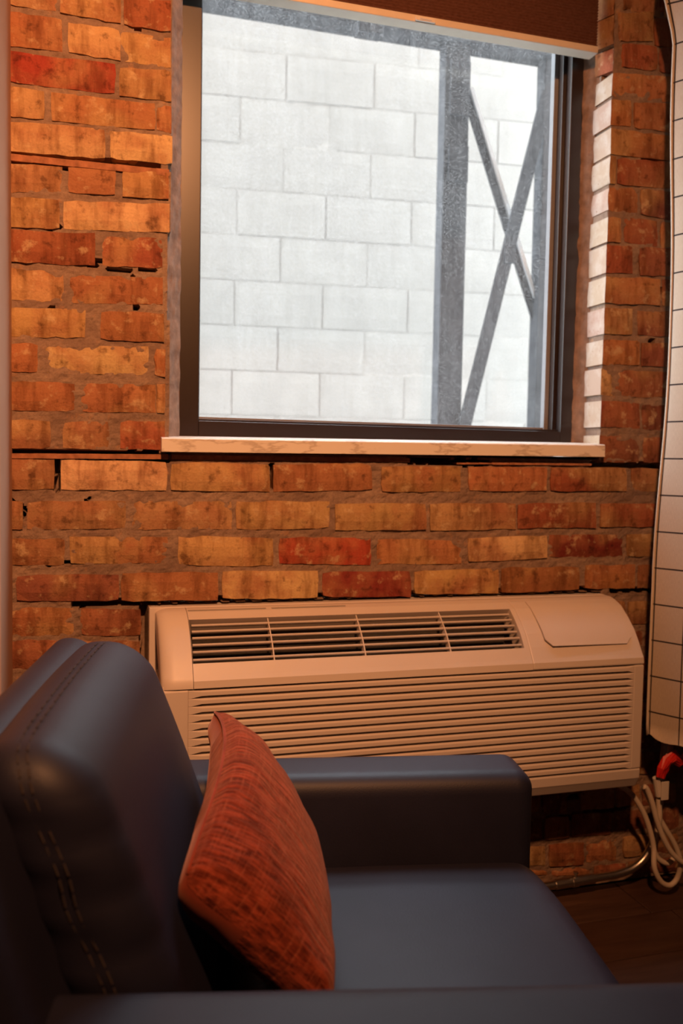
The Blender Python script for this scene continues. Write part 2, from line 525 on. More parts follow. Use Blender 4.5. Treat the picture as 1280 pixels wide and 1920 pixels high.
BRICKS=[
(-0.136,1.962,-0.042,1.959,-0.042,1.907,-0.136,1.907,'y'),
(-0.036,1.96,0.079,1.969,0.079,1.903,-0.036,1.907,'y'),
(0.084,1.96,0.177,1.961,0.177,1.901,0.084,1.902,'r'),
(-0.137,1.894,-0.032,1.894,-0.032,1.832,-0.137,1.829,'o'),
(-0.021,1.889,0.079,1.893,0.079,1.832,-0.021,1.832,'y'),
(0.079,1.891,0.177,1.891,0.178,1.831,0.079,1.832,'y'),
(-0.137,1.82,0.069,1.824,0.069,1.765,-0.137,1.762,'R'),
(0.077,1.818,0.179,1.826,0.179,1.765,0.077,1.763,'y'),
(-0.137,1.753,-0.065,1.753,-0.065,1.698,-0.137,1.697,'y'),
(-0.053,1.753,0.148,1.757,0.149,1.705,-0.054,1.697,'o'),
(0.15,1.756,0.18,1.754,0.18,1.702,0.15,1.706,'o'),
(-0.137,1.687,0.05,1.695,0.051,1.636,-0.137,1.63,'Y'),
(0.059,1.693,0.182,1.697,0.182,1.641,0.059,1.638,'Y'),
(-0.137,1.607,-0.032,1.614,-0.032,1.56,-0.138,1.552,'b'),
(-0.021,1.613,0.07,1.62,0.07,1.567,-0.021,1.561,'o'),
(0.084,1.62,0.175,1.621,0.175,1.569,0.084,1.566,'o'),
(-0.138,1.542,-0.037,1.547,-0.037,1.491,-0.138,1.483,'y'),
(-0.03,1.546,0.177,1.56,0.177,1.502,-0.03,1.49,'Y'),
(-0.139,1.48,0.031,1.487,0.031,1.423,-0.14,1.418,'r'),
(0.045,1.483,0.163,1.49,0.164,1.43,0.045,1.424,'r'),
(-0.14,1.406,-0.03,1.405,-0.03,1.348,-0.14,1.345,'y'),
(-0.017,1.402,0.165,1.41,0.165,1.356,-0.017,1.346,'m'),
(-0.14,1.33,0.013,1.337,0.013,1.279,-0.14,1.274,'y'),
(0.041,1.334,0.167,1.338,0.168,1.279,0.041,1.278,'m'),
(-0.14,1.26,-0.078,1.262,-0.079,1.206,-0.14,1.204,'o'),
(-0.069,1.26,0.137,1.269,0.137,1.211,-0.069,1.205,'Y'),
(0.149,1.265,0.171,1.264,0.171,1.208,0.149,1.211,'o'),
(-0.14,1.186,-0.008,1.188,-0.008,1.132,-0.141,1.128,'o'),
(0.005,1.188,0.152,1.192,0.152,1.134,0.005,1.13,'o'),
(0.153,1.192,0.171,1.192,0.171,1.133,0.153,1.134,'y'),
(-0.141,1.112,-0.054,1.111,-0.054,1.055,-0.141,1.054,'b'),
(-0.031,1.11,0.059,1.113,0.059,1.057,-0.031,1.056,'b'),
(0.08,1.115,0.171,1.116,0.171,1.058,0.081,1.058,'r'),
(-0.142,1.034,-0.047,1.034,-0.047,0.973,-0.142,0.972,'b'),
(-0.035,1.034,0.176,1.034,0.176,0.973,-0.035,0.973,'Y'),
(0.183,1.031,0.393,1.033,0.394,0.972,0.184,0.973,'y'),
(0.402,1.032,0.626,1.036,0.627,0.978,0.402,0.973,'o'),
(0.648,1.031,0.84,1.034,0.841,0.976,0.649,0.973,'b'),
(0.859,1.033,1.062,1.035,1.064,0.979,0.861,0.978,'o'),
(1.072,1.035,1.279,1.038,1.282,0.98,1.074,0.979,'r'),
(1.295,1.037,1.422,1.038,1.424,0.98,1.297,0.981,'b'),
(-0.142,0.949,-0.106,0.948,-0.106,0.893,-0.142,0.894,'b'),
(-0.099,0.949,0.093,0.95,0.093,0.893,-0.099,0.893,'b'),
(0.105,0.95,0.313,0.951,0.314,0.891,0.106,0.892,'y'),
(0.321,0.951,0.529,0.952,0.53,0.892,0.322,0.891,'y'),
(0.541,0.947,0.757,0.949,0.759,0.888,0.542,0.888,'y'),
(0.766,0.949,0.983,0.95,0.985,0.889,0.768,0.885,'y'),
(0.988,0.95,1.198,0.952,1.2,0.892,0.99,0.891,'r'),
(1.21,0.95,1.422,0.951,1.424,0.893,1.212,0.892,'r'),
(-0.142,0.875,-0.027,0.873,-0.027,0.819,-0.142,0.822,'b'),
(-0.018,0.877,0.179,0.875,0.179,0.821,-0.018,0.821,'y'),
(0.2,0.876,0.404,0.873,0.405,0.81,0.2,0.816,'y'),
(0.416,0.873,0.627,0.871,0.628,0.81,0.416,0.815,'R'),
(0.642,0.869,0.847,0.863,0.849,0.809,0.643,0.811,'o'),
(0.864,0.868,1.068,0.873,1.07,0.819,0.865,0.812,'Y'),
(1.074,0.875,1.276,0.875,1.279,0.82,1.076,0.82,'D'),
(1.287,0.875,1.429,0.872,1.432,0.818,1.29,0.82,'b'),
(-0.12,0.801,0.08,0.799,0.08,0.744,-0.12,0.749,'d'),
(0.084,0.802,0.285,0.8,0.285,0.74,0.084,0.743,'o'),
(0.293,0.802,0.505,0.799,0.506,0.738,0.293,0.742,'Y'),
(0.515,0.795,0.724,0.795,0.726,0.735,0.516,0.74,'D'),
(0.732,0.794,0.945,0.797,0.947,0.737,0.734,0.74,'y'),
(0.95,0.798,1.159,0.797,1.161,0.74,0.952,0.739,'m'),
(1.175,0.8,1.316,0.799,1.318,0.74,1.177,0.742,'o'),
(1.323,0.799,1.433,0.796,1.436,0.736,1.326,0.74,'b'),
(-0.143,0.736,-0.009,0.732,-0.009,0.675,-0.143,0.679,'o'),
(0.004,0.73,0.125,0.724,0.126,0.669,0.004,0.674,'d'),
(-0.143,0.672,-0.017,0.665,-0.017,0.605,-0.143,0.613,'d'),
(-0.01,0.664,0.123,0.657,0.123,0.596,-0.01,0.604,'b'),
(1.245,2.163,1.367,2.18,1.37,2.127,1.247,2.112,'r'),
(1.216,2.104,1.306,2.122,1.31,2.053,1.219,2.039,'b'),
(1.311,2.109,1.372,2.115,1.376,2.048,1.314,2.045,'r'),
(1.228,2.037,1.323,2.045,1.326,1.987,1.23,1.982,'r'),
(1.328,2.044,1.376,2.048,1.378,1.987,1.33,1.986,'d'),
(1.2,1.967,1.376,1.982,1.379,1.92,1.202,1.914,'o'),
(1.202,1.904,1.256,1.908,1.259,1.848,1.205,1.845,'o'),
(1.264,1.905,1.379,1.917,1.383,1.848,1.266,1.846,'o'),
(1.203,1.838,1.383,1.84,1.386,1.783,1.205,1.778,'o'),
(1.201,1.771,1.22,1.773,1.222,1.711,1.204,1.71,'y'),
(1.224,1.772,1.386,1.78,1.389,1.715,1.227,1.711,'r'),
(1.203,1.702,1.284,1.707,1.287,1.649,1.205,1.647,'o'),
(1.291,1.707,1.389,1.708,1.392,1.64,1.294,1.647,'d'),
(1.204,1.631,1.239,1.633,1.242,1.576,1.206,1.573,'o'),
(1.249,1.634,1.342,1.637,1.345,1.573,1.251,1.577,'r'),
(1.351,1.634,1.393,1.636,1.396,1.576,1.354,1.574,'o'),
(1.205,1.566,1.275,1.57,1.278,1.504,1.208,1.501,'r'),
(1.294,1.569,1.391,1.575,1.394,1.507,1.297,1.502,'d'),
(1.207,1.491,1.354,1.499,1.357,1.434,1.21,1.429,'o'),
(1.361,1.498,1.395,1.499,1.398,1.435,1.364,1.435,'d'),
(1.207,1.419,1.281,1.422,1.284,1.359,1.209,1.356,'y'),
(1.295,1.418,1.398,1.422,1.401,1.36,1.298,1.359,'d'),
(1.208,1.343,1.305,1.346,1.307,1.287,1.21,1.284,'o'),
(1.309,1.341,1.402,1.346,1.404,1.288,1.312,1.285,'d'),
(1.208,1.274,1.233,1.274,1.236,1.21,1.211,1.211,'Y'),
(1.24,1.272,1.405,1.276,1.408,1.214,1.242,1.21,'d'),
(1.209,1.197,1.311,1.197,1.314,1.135,1.212,1.134,'r'),
(1.319,1.192,1.409,1.194,1.412,1.131,1.322,1.13,'d'),
(1.209,1.115,1.315,1.115,1.318,1.05,1.212,1.051,'d'),
(1.326,1.114,1.413,1.115,1.416,1.05,1.329,1.051,'d'),
(1.242,0.71,1.29,0.71,1.293,0.65,1.244,0.649,'o'),
(1.299,0.708,1.473,0.706,1.476,0.649,1.302,0.652,'d'),
(1.26,0.635,1.344,0.635,1.346,0.578,1.262,0.579,'d'),
(1.353,0.634,1.477,0.632,1.48,0.578,1.355,0.581,'d'),
(1.285,0.57,1.48,0.564,1.483,0.512,1.287,0.52,'d'),
(1.311,0.51,1.396,0.507,1.398,0.459,1.313,0.462,'d'),
(1.404,0.507,1.483,0.505,1.486,0.457,1.406,0.459,'b'),
(1.298,0.455,1.486,0.446,1.489,0.393,1.3,0.403,'d'),
(1.323,0.391,1.401,0.388,1.404,0.333,1.326,0.337,'d'),
(1.409,0.388,1.489,0.385,1.492,0.329,1.412,0.333,'d'),
(1.295,0.328,1.492,0.316,1.495,0.26,1.298,0.274,'d'),
(0.945,0.258,0.997,0.259,0.998,0.207,0.947,0.209,'d'),
(1.002,0.258,1.072,0.255,1.073,0.2,1.004,0.202,'b'),
(1.078,0.253,1.144,0.249,1.146,0.19,1.08,0.194,'d'),
(1.182,0.247,1.278,0.246,1.28,0.189,1.184,0.193,'d'),
(1.284,0.246,1.353,0.243,1.356,0.189,1.286,0.19,'b'),
(1.36,0.242,1.46,0.237,1.463,0.186,1.362,0.188,'d'),
(0.962,0.197,1.028,0.194,1.029,0.14,0.964,0.144,'d'),
(1.034,0.186,1.079,0.183,1.081,0.131,1.036,0.132,'d'),
(1.087,0.184,1.154,0.181,1.156,0.128,1.088,0.13,'b'),
(1.16,0.186,1.272,0.18,1.275,0.123,1.162,0.13,'d'),
(1.279,0.181,1.382,0.175,1.384,0.121,1.281,0.126,'d'),
(1.388,0.177,1.472,0.172,1.475,0.119,1.39,0.121,'d'),
(0.976,0.121,1.091,0.112,1.093,0.065,0.978,0.073,'y'),
(1.101,0.114,1.197,0.111,1.199,0.054,1.103,0.06,'r'),
(1.205,0.111,1.292,0.108,1.294,0.052,1.208,0.056,'o'),
(1.309,0.112,1.385,0.111,1.387,0.059,1.312,0.059,'y'),
(1.393,0.112,1.475,0.109,1.478,0.054,1.395,0.058,'d'),
(0.997,0.062,1.103,0.051,1.104,0.035,0.998,0.044,'o'),
(1.111,0.05,1.22,0.044,1.221,0.02,1.112,0.03,'o'),
(1.228,0.047,1.32,0.044,1.321,0.016,1.229,0.021,'r'),
(1.328,0.046,1.478,0.041,1.48,0.006,1.329,0.017,'d'),
]
CORD_A = [(1.192, -0.100, 0.320), (1.192, -0.100, 0.304), (1.222, -0.100, 0.290), (1.259, -0.100, 0.263), (1.291, -0.100, 0.219), (1.312, -0.100, 0.172), (1.325, -0.100, 0.126),
          (1.321, -0.110, 0.085), (1.340, -0.110, 0.048), (1.367, -0.110, 0.034), (1.388, -0.110, 0.051), (1.388, -0.118, 0.094), (1.371, -0.118, 0.136),
          (1.343, -0.118, 0.178), (1.311, -0.118, 0.226), (1.291, -0.118, 0.261), (1.281, -0.118, 0.278), (1.276, -0.118, 0.288)]
CORD_B = [(1.268, -0.130, 0.293), (1.277, -0.130, 0.286), (1.293, -0.130, 0.252), (1.309, -0.130, 0.206), (1.331, -0.130, 0.158), (1.358, -0.130, 0.120), (1.394, -0.130, 0.093), (1.416, -0.130, 0.097)]
CORD_C = [(1.324, -0.095, 0.131), (1.340, -0.095, 0.099), (1.368, -0.095, 0.082), (1.387, -0.095, 0.091)]
CORD_D = [(1.345, -0.120, 0.52), (1.338, -0.130, 0.392), (1.325, -0.135, 0.355), (1.313, -0.130, 0.314), (1.313, -0.125, 0.268), (1.319, -0.125, 0.216), (1.318, -0.120, 0.175)]
TAG_P = [(1.300, -0.145, 0.318), (1.305, -0.148, 0.338), (1.316, -0.150, 0.357), (1.333, -0.150, 0.366), (1.351, -0.148, 0.352), (1.372, -0.145, 0.358)]
TAG_W = [.024, .030, .030, .034, .024, .030]
CLEAR_P = [(1.301, -0.132, 0.312), (1.312, -0.130, 0.268)]
CLEAR_BOX = (1.306, 1.326, -.146, -.143, .262, .306)
PIL = [(0.191, -0.581, 0.668), (0.093, -0.993, 0.611), (0.256, -1.023, 0.470), (0.324, -0.656, 0.470)]
PIL_TH = (.064, .062)

# ------------------------------------------------------------------ the brick wall with the window
WIN = (0.178, 1.207, 1.055, 2.30)      # opening in the brickwork: x0, x1, z0, z1
SLV = (0.143, 1.222, 0.318, 0.733)     # hole of the air conditioner sleeve
CRACKS = [((-.14, 1.629), (.05, 1.634), (.175, 1.631), .006), ((-.14, 1.609), (-.06, 1.609), (.0, 1.612), .004),
          ((-.14, 1.047), (.0, 1.048), (.178, 1.053), .004), ((.0, 1.031), (.10, 1.033), (.178, 1.036), .003),
          ((.717, 1.046), (.80, 1.045), (.905, 1.041), .007), ((1.184, 1.043), (1.28, 1.043), (1.38, 1.043), .008),
          ((-.01, .738), (.12, .741), (.30, .742), .007), ((.30, .742), (.75, .741), (1.22, .742), .006),
          ((.131, .735), (.131, .66), (.131, .58), .007), ((-.041, 1.034), (-.041, 1.0), (-.041, .975), .005),
          ((1.25, .735), (1.30, .735), (1.38, .736), .006), ((1.232, .60), (1.235, .50), (1.237, .40), .006),
          ((.398, 1.03), (.398, 1.0), (.398, .98), .003), ((-.06, .822), (.0, .828), (.07, .828), .003),
          ((.02, .955), (.0, .93), (.03, .90), .002), ((-.13, .955), (-.10, .93), (-.12, .90), .002),
          ((1.08, .24), (1.12, .22), (1.22, .235), .005), ((1.10, .175), (1.22, .18), (1.32, .19), .006),
          ((1.07, .32), (1.07, .28), (1.07, .25), .006), ((-.14, 1.495), (-.08, 1.497), (-.04, 1.495), .005),
          ((.02, 1.433), (.10, 1.436), (.15, 1.433), .002), ((.0, 1.43), (.06, 1.42), (.15, 1.425), .002),
          ((1.30, 1.778), (1.33, 1.776), (1.345, 1.777), .007), ((.177, 1.50), (.179, 1.42), (.178, 1.33), .004)]
HOLES = [(.105, 1.643, .006), (.103, 1.474, .005), (.105, 1.409, .005), (.112, 1.348, .005), (.10, 1.245, .006),
         (-.05, 1.335, .005), (1.315, 1.772, .010), (1.34, 1.655, .009), (1.355, 1.47, .010), (1.34, 1.345, .009), (.112, 1.905, .006)]

def wall_back():
    st = 0.005
    xs = np.arange(-0.15, 1.5001, st); zs = np.arange(0.0, 2.3501, st)
    X, Z = np.meshgrid(xs, zs, indexing='ij')
    Y = np.zeros_like(X)
    for i in range(X.shape[0]):
        for j in range(X.shape[1]):
            x, z = float(X[i, j]), float(Z[i, j])
            Y[i, j] = .0038 + .0030 * noise.noise((x * 55, 0, z * 80)) + .0028 * noise.noise((x * 14, 3, z * 22)) + .001 * noise.noise((x * 160, 7, z * 160))
    for *pts, w in CRACKS:
        for (ax, az), (bx, bz) in zip(pts, pts[1:]):
            dx, dz = bx - ax, bz - az; L2 = dx * dx + dz * dz
            t = np.clip(((X - ax) * dx + (Z - az) * dz) / L2, 0, 1)
            d = np.hypot(X - ax - t * dx, Z - az - t * dz)
            ww = w * (0.75 + 0.5 * np.sin(X * 90 + Z * 70) ** 2)
            Y = np.where(d < ww, .045, Y)
    for hx, hz, w in HOLES:
        Y = np.where(np.hypot(X - hx, Z - hz) < w, .04, Y)
    nz = len(zs)
    V = np.stack([X, Y, Z], -1).reshape(-1, 3).tolist()
    F = []
    def inside(b, x, z):
        return b[0] < x < b[1] and b[2] < z < b[3]
    for i in range(len(xs) - 1):
        for j in range(nz - 1):
            cx, cz = xs[i] + st / 2, zs[j] + st / 2
            if inside(WIN, cx, cz) or inside(SLV, cx, cz):
                continue
            a = i * nz + j
            F.append((a, a + nz, a + nz + 1, a + 1))
    # solid masonry behind the face: boxes round the two openings
    def box(x0, x1, y0, y1, z0, z1):
        k = len(V)
        for x in (x0, x1):
            for y in (y0, y1):
                for z in (z0, z1):
                    V.append((x, y, z))
        for f in ((0, 1, 3, 2), (4, 6, 7, 5), (0, 4, 5, 1), (2, 3, 7, 6), (0, 2, 6, 4), (1, 5, 7, 3)):
            F.append(tuple(k + q for q in f))
    box(-2.0, .175, .06, .18, -.1, 2.8); box(1.210, 2.7, .06, .18, -.1, 2.8); box(.12, .16, .05, .18, .30, .76); box(1.205, 1.25, .05, .18, .30, .76)
    box(.10, 1.25, .06, .18, .722, 1.062); box(.10, 1.25, .06, .18, -.1, .326); box(.175, 1.21, .06, .18, 2.3, 2.8)
    box(-2.0, -.148, .004, .06, -.1, 2.8); box(1.498, 2.7, .004, .06, -.1, 2.8); box(-.148, 1.498, .004, .06, 2.345, 2.8)
    box(-2.0, 2.7, .10, .18, 2.8, 6.5)  # unseen upper facade, added to keep sky light off the block wall
    # mortar faces of the reveals
    box(.160, .174, .004, .10, 1.05, 2.3); box(1.2065, 1.225, .004, .10, 1.05, 1.965); box(1.226, 1.24, .006, .10, 1.96, 2.3)
    me = bpy.data.meshes.new('wall_back')
    me.from_pydata(V, [], F); me.update()
    o = link('wall_back', me, M['mortar'])
    tag(o, kind='structure', label='old brick wall with thick brown mortar around the window')
    return o

WALL = wall_back()

TINT = dict(y=(.50, .315, .145), Y=(.60, .41, .20), o=(.42, .19, .085), r=(.34, .105, .055), R=(.36, .060, .034),
            d=(.24, .088, .055), D=(.21, .034, .026), b=(.38, .21, .10), m=(.36, .16, .075))

def brick(q, col, k):
    q = list(q)
    if abs(q[0] - 1.204) < .012 and 1.05 < q[1] < 1.985:
        q[0] = q[6] = 1.2005 + .001 * (k % 3)
    P = [Vector((q[0], 0, q[1])), Vector((q[2], 0, q[3])), Vector((q[4], 0, q[5])), Vector((q[6], 0, q[7]))]
    c = sum(P, Vector()) / 4
    rnd = random.Random(k * 13 + 5)
    broken = q[1] > 1.985 and 1.19 < q[0] < 1.25
    right_reveal = (abs(q[0] - 1.204) < .012 and q[1] > 1.05) or broken
    left_reveal = abs(q[2] - .178) < .014 and q[1] > 1.06
    corner = right_reveal or left_reveal
    depth = .098 if corner else .03
    w = (P[1] - P[0]).length
    nx = 8 if w > .1 else 5
    nz = 3
    yf = rnd.uniform(-.0045, .0005)
    V = []; F = []
    ph = rnd.uniform(0, 50)
    def front(i, j):
        s, t = i / nx, j / nz
        p = P[0] * (1 - s) * (1 - t) + P[1] * s * (1 - t) + P[2] * s * t + P[3] * (1 - s) * t - c
        y = yf + .0016 * noise.noise((p.x * 30 + ph, k, p.z * 40))
        edge = i in (0, nx) or j in (0, nz)
        if edge:
            sharp = (i == 0 and right_reveal) or (i == nx and left_reveal)
            y += .001 if sharp else .0038
            amp = .0006 if sharp else .0022
            p.x += amp * noise.noise((p.x * 60 + ph, 1, p.z * 60 + k))
            p.z += .0032 * noise.noise((p.x * 45 + ph, 5, p.z * 45 - k))
            if i in (0, nx) and j in (0, nz):
                if not (sharp and rnd.random() < .7):
                    g = rnd.uniform(.0, .0026)
                    p.x += g if i == 0 else -g
                    p.z += -g if j == 0 else g
        return Vector((p.x, y, p.z))
    for i in range(nx + 1):
        for j in range(nz + 1):
            V.append(front(i, j))
    for i in range(nx):
        for j in range(nz):
            a = i * (nz + 1) + j
            F.append((a, a + 1, a + nz + 2, a + nz + 1))
    ring = [(i, 0) for i in range(nx)] + [(nx, j) for j in range(nz)] + [(i, nz) for i in range(nx, 0, -1)] + [(0, j) for j in range(nz, 0, -1)]
    ids = [i * (nz + 1) + j for i, j in ring]
    base = len(V)
    for a in ids:
        v = V[a].copy(); v.y = depth
        if corner:
            v.x *= 1.0
            if broken and v.x < 0:
                v.x -= .040
        V.append(v)
    n = len(ids)
    for a in range(n):
        F.append((ids[a], ids[(a + 1) % n], base + (a + 1) % n, base + a))
    F.append(tuple(range(base, base + n)))
    me = mesh('brick', V, F)
    me.materials.append(M['brick']); me.materials.append(M['pale_side'])
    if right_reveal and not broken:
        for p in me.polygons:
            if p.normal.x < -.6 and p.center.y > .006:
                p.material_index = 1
    o = link('brick', me, None, WALL, loc=c)
    t = TINT[col]
    j = rnd.uniform(.85, 1.15)
    o.color = (t[0] * j, t[1] * j * rnd.uniform(.93, 1.07), t[2] * j * rnd.uniform(.9, 1.1), 1)
    return o

for k, (*q, col) in enumerate(BRICKS):
    brick(q, col, k)

# the same bond carried on beside and behind the armchair and above the shade's lower edge
def extra_rows():
    rnd = random.Random(21)
    k = 500
    spans = [(-.142, .134, z) for z in (.012, .089, .166, .243, .320, .397)] + [(-.142, .176, z) for z in (1.975, 2.045, 2.115, 2.185, 2.255)]
    spans += [(1.228, 1.49, z) for z in (2.115, 2.185, 2.255)]
    for n, (x0, x1, z) in enumerate(spans):
        x = x0
        L = .10 if n % 2 else .205
        while x1 - x > .04:
            e = min(x + L, x1)
            if x1 - e < .04:
                e = x1
            brick((x, z + .061, e, z + .062, e, z, x, z), rnd.choice('yoobdYr'), k)
            x = e + .010; L = .205; k += 1
extra_rows()

def shim(x0, x1, z0, z1, y0, tilt):
    b = MB()
    n = 12
    for i in range(n):
        xa = x0 + (x1 - x0) * i / n; xb = x0 + (x1 - x0) * (i + 1) / n
        za = tilt * (i / n)
        b.box(xa, xb, y0 + .001 * math.sin(i * 2.1), .03, z0 + za, z1 + za)
    bmesh.ops.remove_doubles(b.bm, verts=b.bm.verts, dist=.0015)
    b.build('wood_shim', M['shim'], WALL)

shim(-.14, .176, 1.6125, 1.6255, -.001, .003)
shim(-.14, .178, 1.0345, 1.0445, -.002, .004)
shim(.185, .715, 1.0385, 1.0475, .0, .003)
shim(.83, .96, 1.0385, 1.0425, -.001, .003)
shim(.92, 1.18, 1.0395, 1.0445, -.002, .002)

# rough caulk strips between the brick reveals and the window frame
def strip(name, x0, x1, y, z0, z1, seed, slant=0):
    nx, nz = 6, 90
    V = []; F = []
    for i in range(nx + 1):
        for j in range(nz + 1):
            s = i / nx
            z = z0 + (z1 - z0) * j / nz
            x = x0 + (x1 - x0) * s
            if i in (0, nx):
                x += .003 * noise.noise((seed, z * 30, i))
            V.append((x, y + slant * (s - .5) + .004 * noise.noise((x * 90, seed, z * 40)) + .003 * noise.noise((x * 20, seed + 4, z * 12)), z))
    for i in range(nx):
        for j in range(nz):
            a = i * (nz + 1) + j
            F.append((a, a + 1, a + nz + 2, a + nz + 1))
    base = len(V)
    V += [(x0, y + .03, z0), (x1, y + .03, z0), (x1, y + .03, z1), (x0, y + .03, z1)]
    F.append((base, base + 1, base + 2, base + 3))
    o = link(name, mesh(name, V, F), M['silicone'])
    tag(o, kind='structure')
    return o

tag(strip('trim_1', .168, .208, .042, 1.075, 2.3, 3.3, .05), label='rough mortar strip left of the window frame')
tag(strip('trim_2', 1.178, 1.218, .075, 1.075, 2.3, 8.1, -.03), label='rough mortar strip right of the window frame')

# ------------------------------------------------------------------ window
WINDOW = empty('window_1', (.69, .09, 1.09), kind='structure', label='dark bronze framed window with dusty glass')
def wpart(name, mb, mat):
    o = mb.build(name, M[mat])
    o.parent = WINDOW
    o.matrix_parent_inverse = Matrix.Translation(-WINDOW.location)
    return o
wpart('frame_jamb', MB().box(.186, .252, .09, .168, 1.085, 2.26, .0015), 'bronze')
wpart('frame_jamb', MB().box(1.147, 1.190, .09, .168, 1.085, 2.26, .0015), 'bronze')
wpart('frame_rail', MB().box(.252, 1.147, .0905, .168, 1.0855, 1.124, .0015).box(.252, 1.147, .10, .168, 1.124, 1.129, .001), 'bronze')
wpart('frame_rail', MB().box(.252, 1.147, .0905, .168, 2.205, 2.26, .0015), 'bronze')
wpart('glazing_bead', MB().box(1.136, 1.147, .112, .150, 1.129, 2.205, .001), 'bronze')
wpart('glazing_bead', MB().box(1.124, 1.1362, .132, .150, 1.129, 2.205, .001), 'gasket')
wpart('glazing_bead', MB().box(.252, .258, .128, .150, 1.129, 2.205, .001), 'bronze')
wpart('glazing_bead', MB().box(.258, 1.124, .135, .150, 1.129, 1.135, .001), 'gasket')
wpart('glass_pane', MB().box(.253, 1.146, .150, .155, 1.125, 2.21), 'glass')

# sill board
sill = MB()
sill.prism_x([(-.025, 1.058), (-.025, 1.0845), (-.022, 1.0872), (.092, 1.0935), (.092, 1.060)], .172, 1.211)
so = sill.build('trim_3', M['marble'])
so.rotation_euler = (0, -.009, 0)
so.location = (0, 0, -.006)
tag(so, kind='structure', label='pale veined marble window sill board')

# ------------------------------------------------------------------ cellular shade
SH = empty('cellular_shade', (.684, .03, 2.03), label='brown pleated shade drawn up at the top of the window', category='window shade')
def child(o, parent):
    o.parent = parent
    o.matrix_parent_inverse = Matrix.Translation(-parent.location)
    return o
V = []; F = []
npl = 70
for s in (0, 1):
    for i in range(2 * npl + 1):
        z = 2.032 + .0034 * i
        y = (.026 if i % 2 else .0315) if s == 0 else (.066 if i % 2 else .0605)
        V += [(.192, y, z), (1.176, y, z)]
n2 = 2 * (2 * npl + 1)
for s in (0, 1):
    for i in range(2 * npl):
        a = s * n2 + 2 * i
        F.append((a, a + 1, a + 3, a + 2))
for i in range(2 * npl):
    a, b = 2 * i, n2 + 2 * i
    F.append((a, b, b + 2, a + 2)); F.append((a + 1, b + 1, b + 3, a + 3))
child(tag(link('pleated_fabric', mesh('pleated_fabric', V, F), M['shade']), kind='stuff'), SH)
child(MB().box(.191, 1.177, .024, .062, 2.0165, 2.0325, .002).build('bottom_rail', M['alu']), SH)
child(MB().box(.712, .760, .018, .024, 2.018, 2.028, .002).box(.722, .750, .016, .0185, 2.021, 2.026, .0008).build('pull_tab', M['clear']), SH)
child(MB().box(.188, 1.18, .02, .074, 2.508, 2.56, .003).build('head_rail', M['alu']), SH)

# ------------------------------------------------------------------ rest of the room
def struct(name, mb, mat, label=None):
    o = mb.build(name, M[mat])
    o['kind'] = 'structure'
    if label:
        o['label'] = label
    return o
FLOOR = struct('floor', MB().box(-2.0, 2.7, -3.6, .06, -.10, -.012), 'floor', 'dark brown plank floor')
struct('ceiling', MB().box(-2.0, 2.7, -3.6, .18, 2.70, 2.80), 'ceiling')
struct('wall_right', MB().box(2.6, 2.7, -3.6, .06, -.1, 2.8), 'room_wall')
struct('wall_rear', MB().box(-2.0, 2.7, -3.6, -3.5, -.1, 2.8), 'room_wall')
struct('wall_far_left', MB().box(-2.0, -1.9, -3.5, .06, -.1, 2.8), 'room_wall')
pier = MB().box(-.70, -.127, -.28, .01, -.01, 2.70)
vert = [e for e in pier.bm.edges if all(abs(v.co.y + .28) < 1e-5 for v in e.verts) and abs(e.verts[0].co.x - e.verts[1].co.x) < 1e-5]
bmesh.ops.bevel(pier.bm, geom=vert, offset=.020, segments=7, profile=.5, affect='EDGES')
struct('wall_left', pier, 'plaster', 'smooth plastered end of the left wall')

def planks():
    rnd = random.Random(3)
    y = -.002
    row = 0
    while y > -1.9:
        w = .152
        x = .30 - rnd.uniform(0, .9)
        while x < 2.6:
            L = rnd.choice([.9, 1.05, 1.2])
            x1 = min(x + L, 2.6)
            if x1 > .25 and x1 - x > .05:
                b = MB().box(max(x, .0) + .0012, x1 - .0012, y - w + .0012, y - .0012, -.013, 0, .0015, 1)
                bmesh.ops.translate(b.bm, verts=b.bm.verts, vec=Vector((-x, -y, 0)))
                o = b.build('floor_plank', M['floor'], FLOOR, loc=(x, y, rnd.uniform(-.0006, 0)))
            x = x1
        y -= w; row += 1
planks()

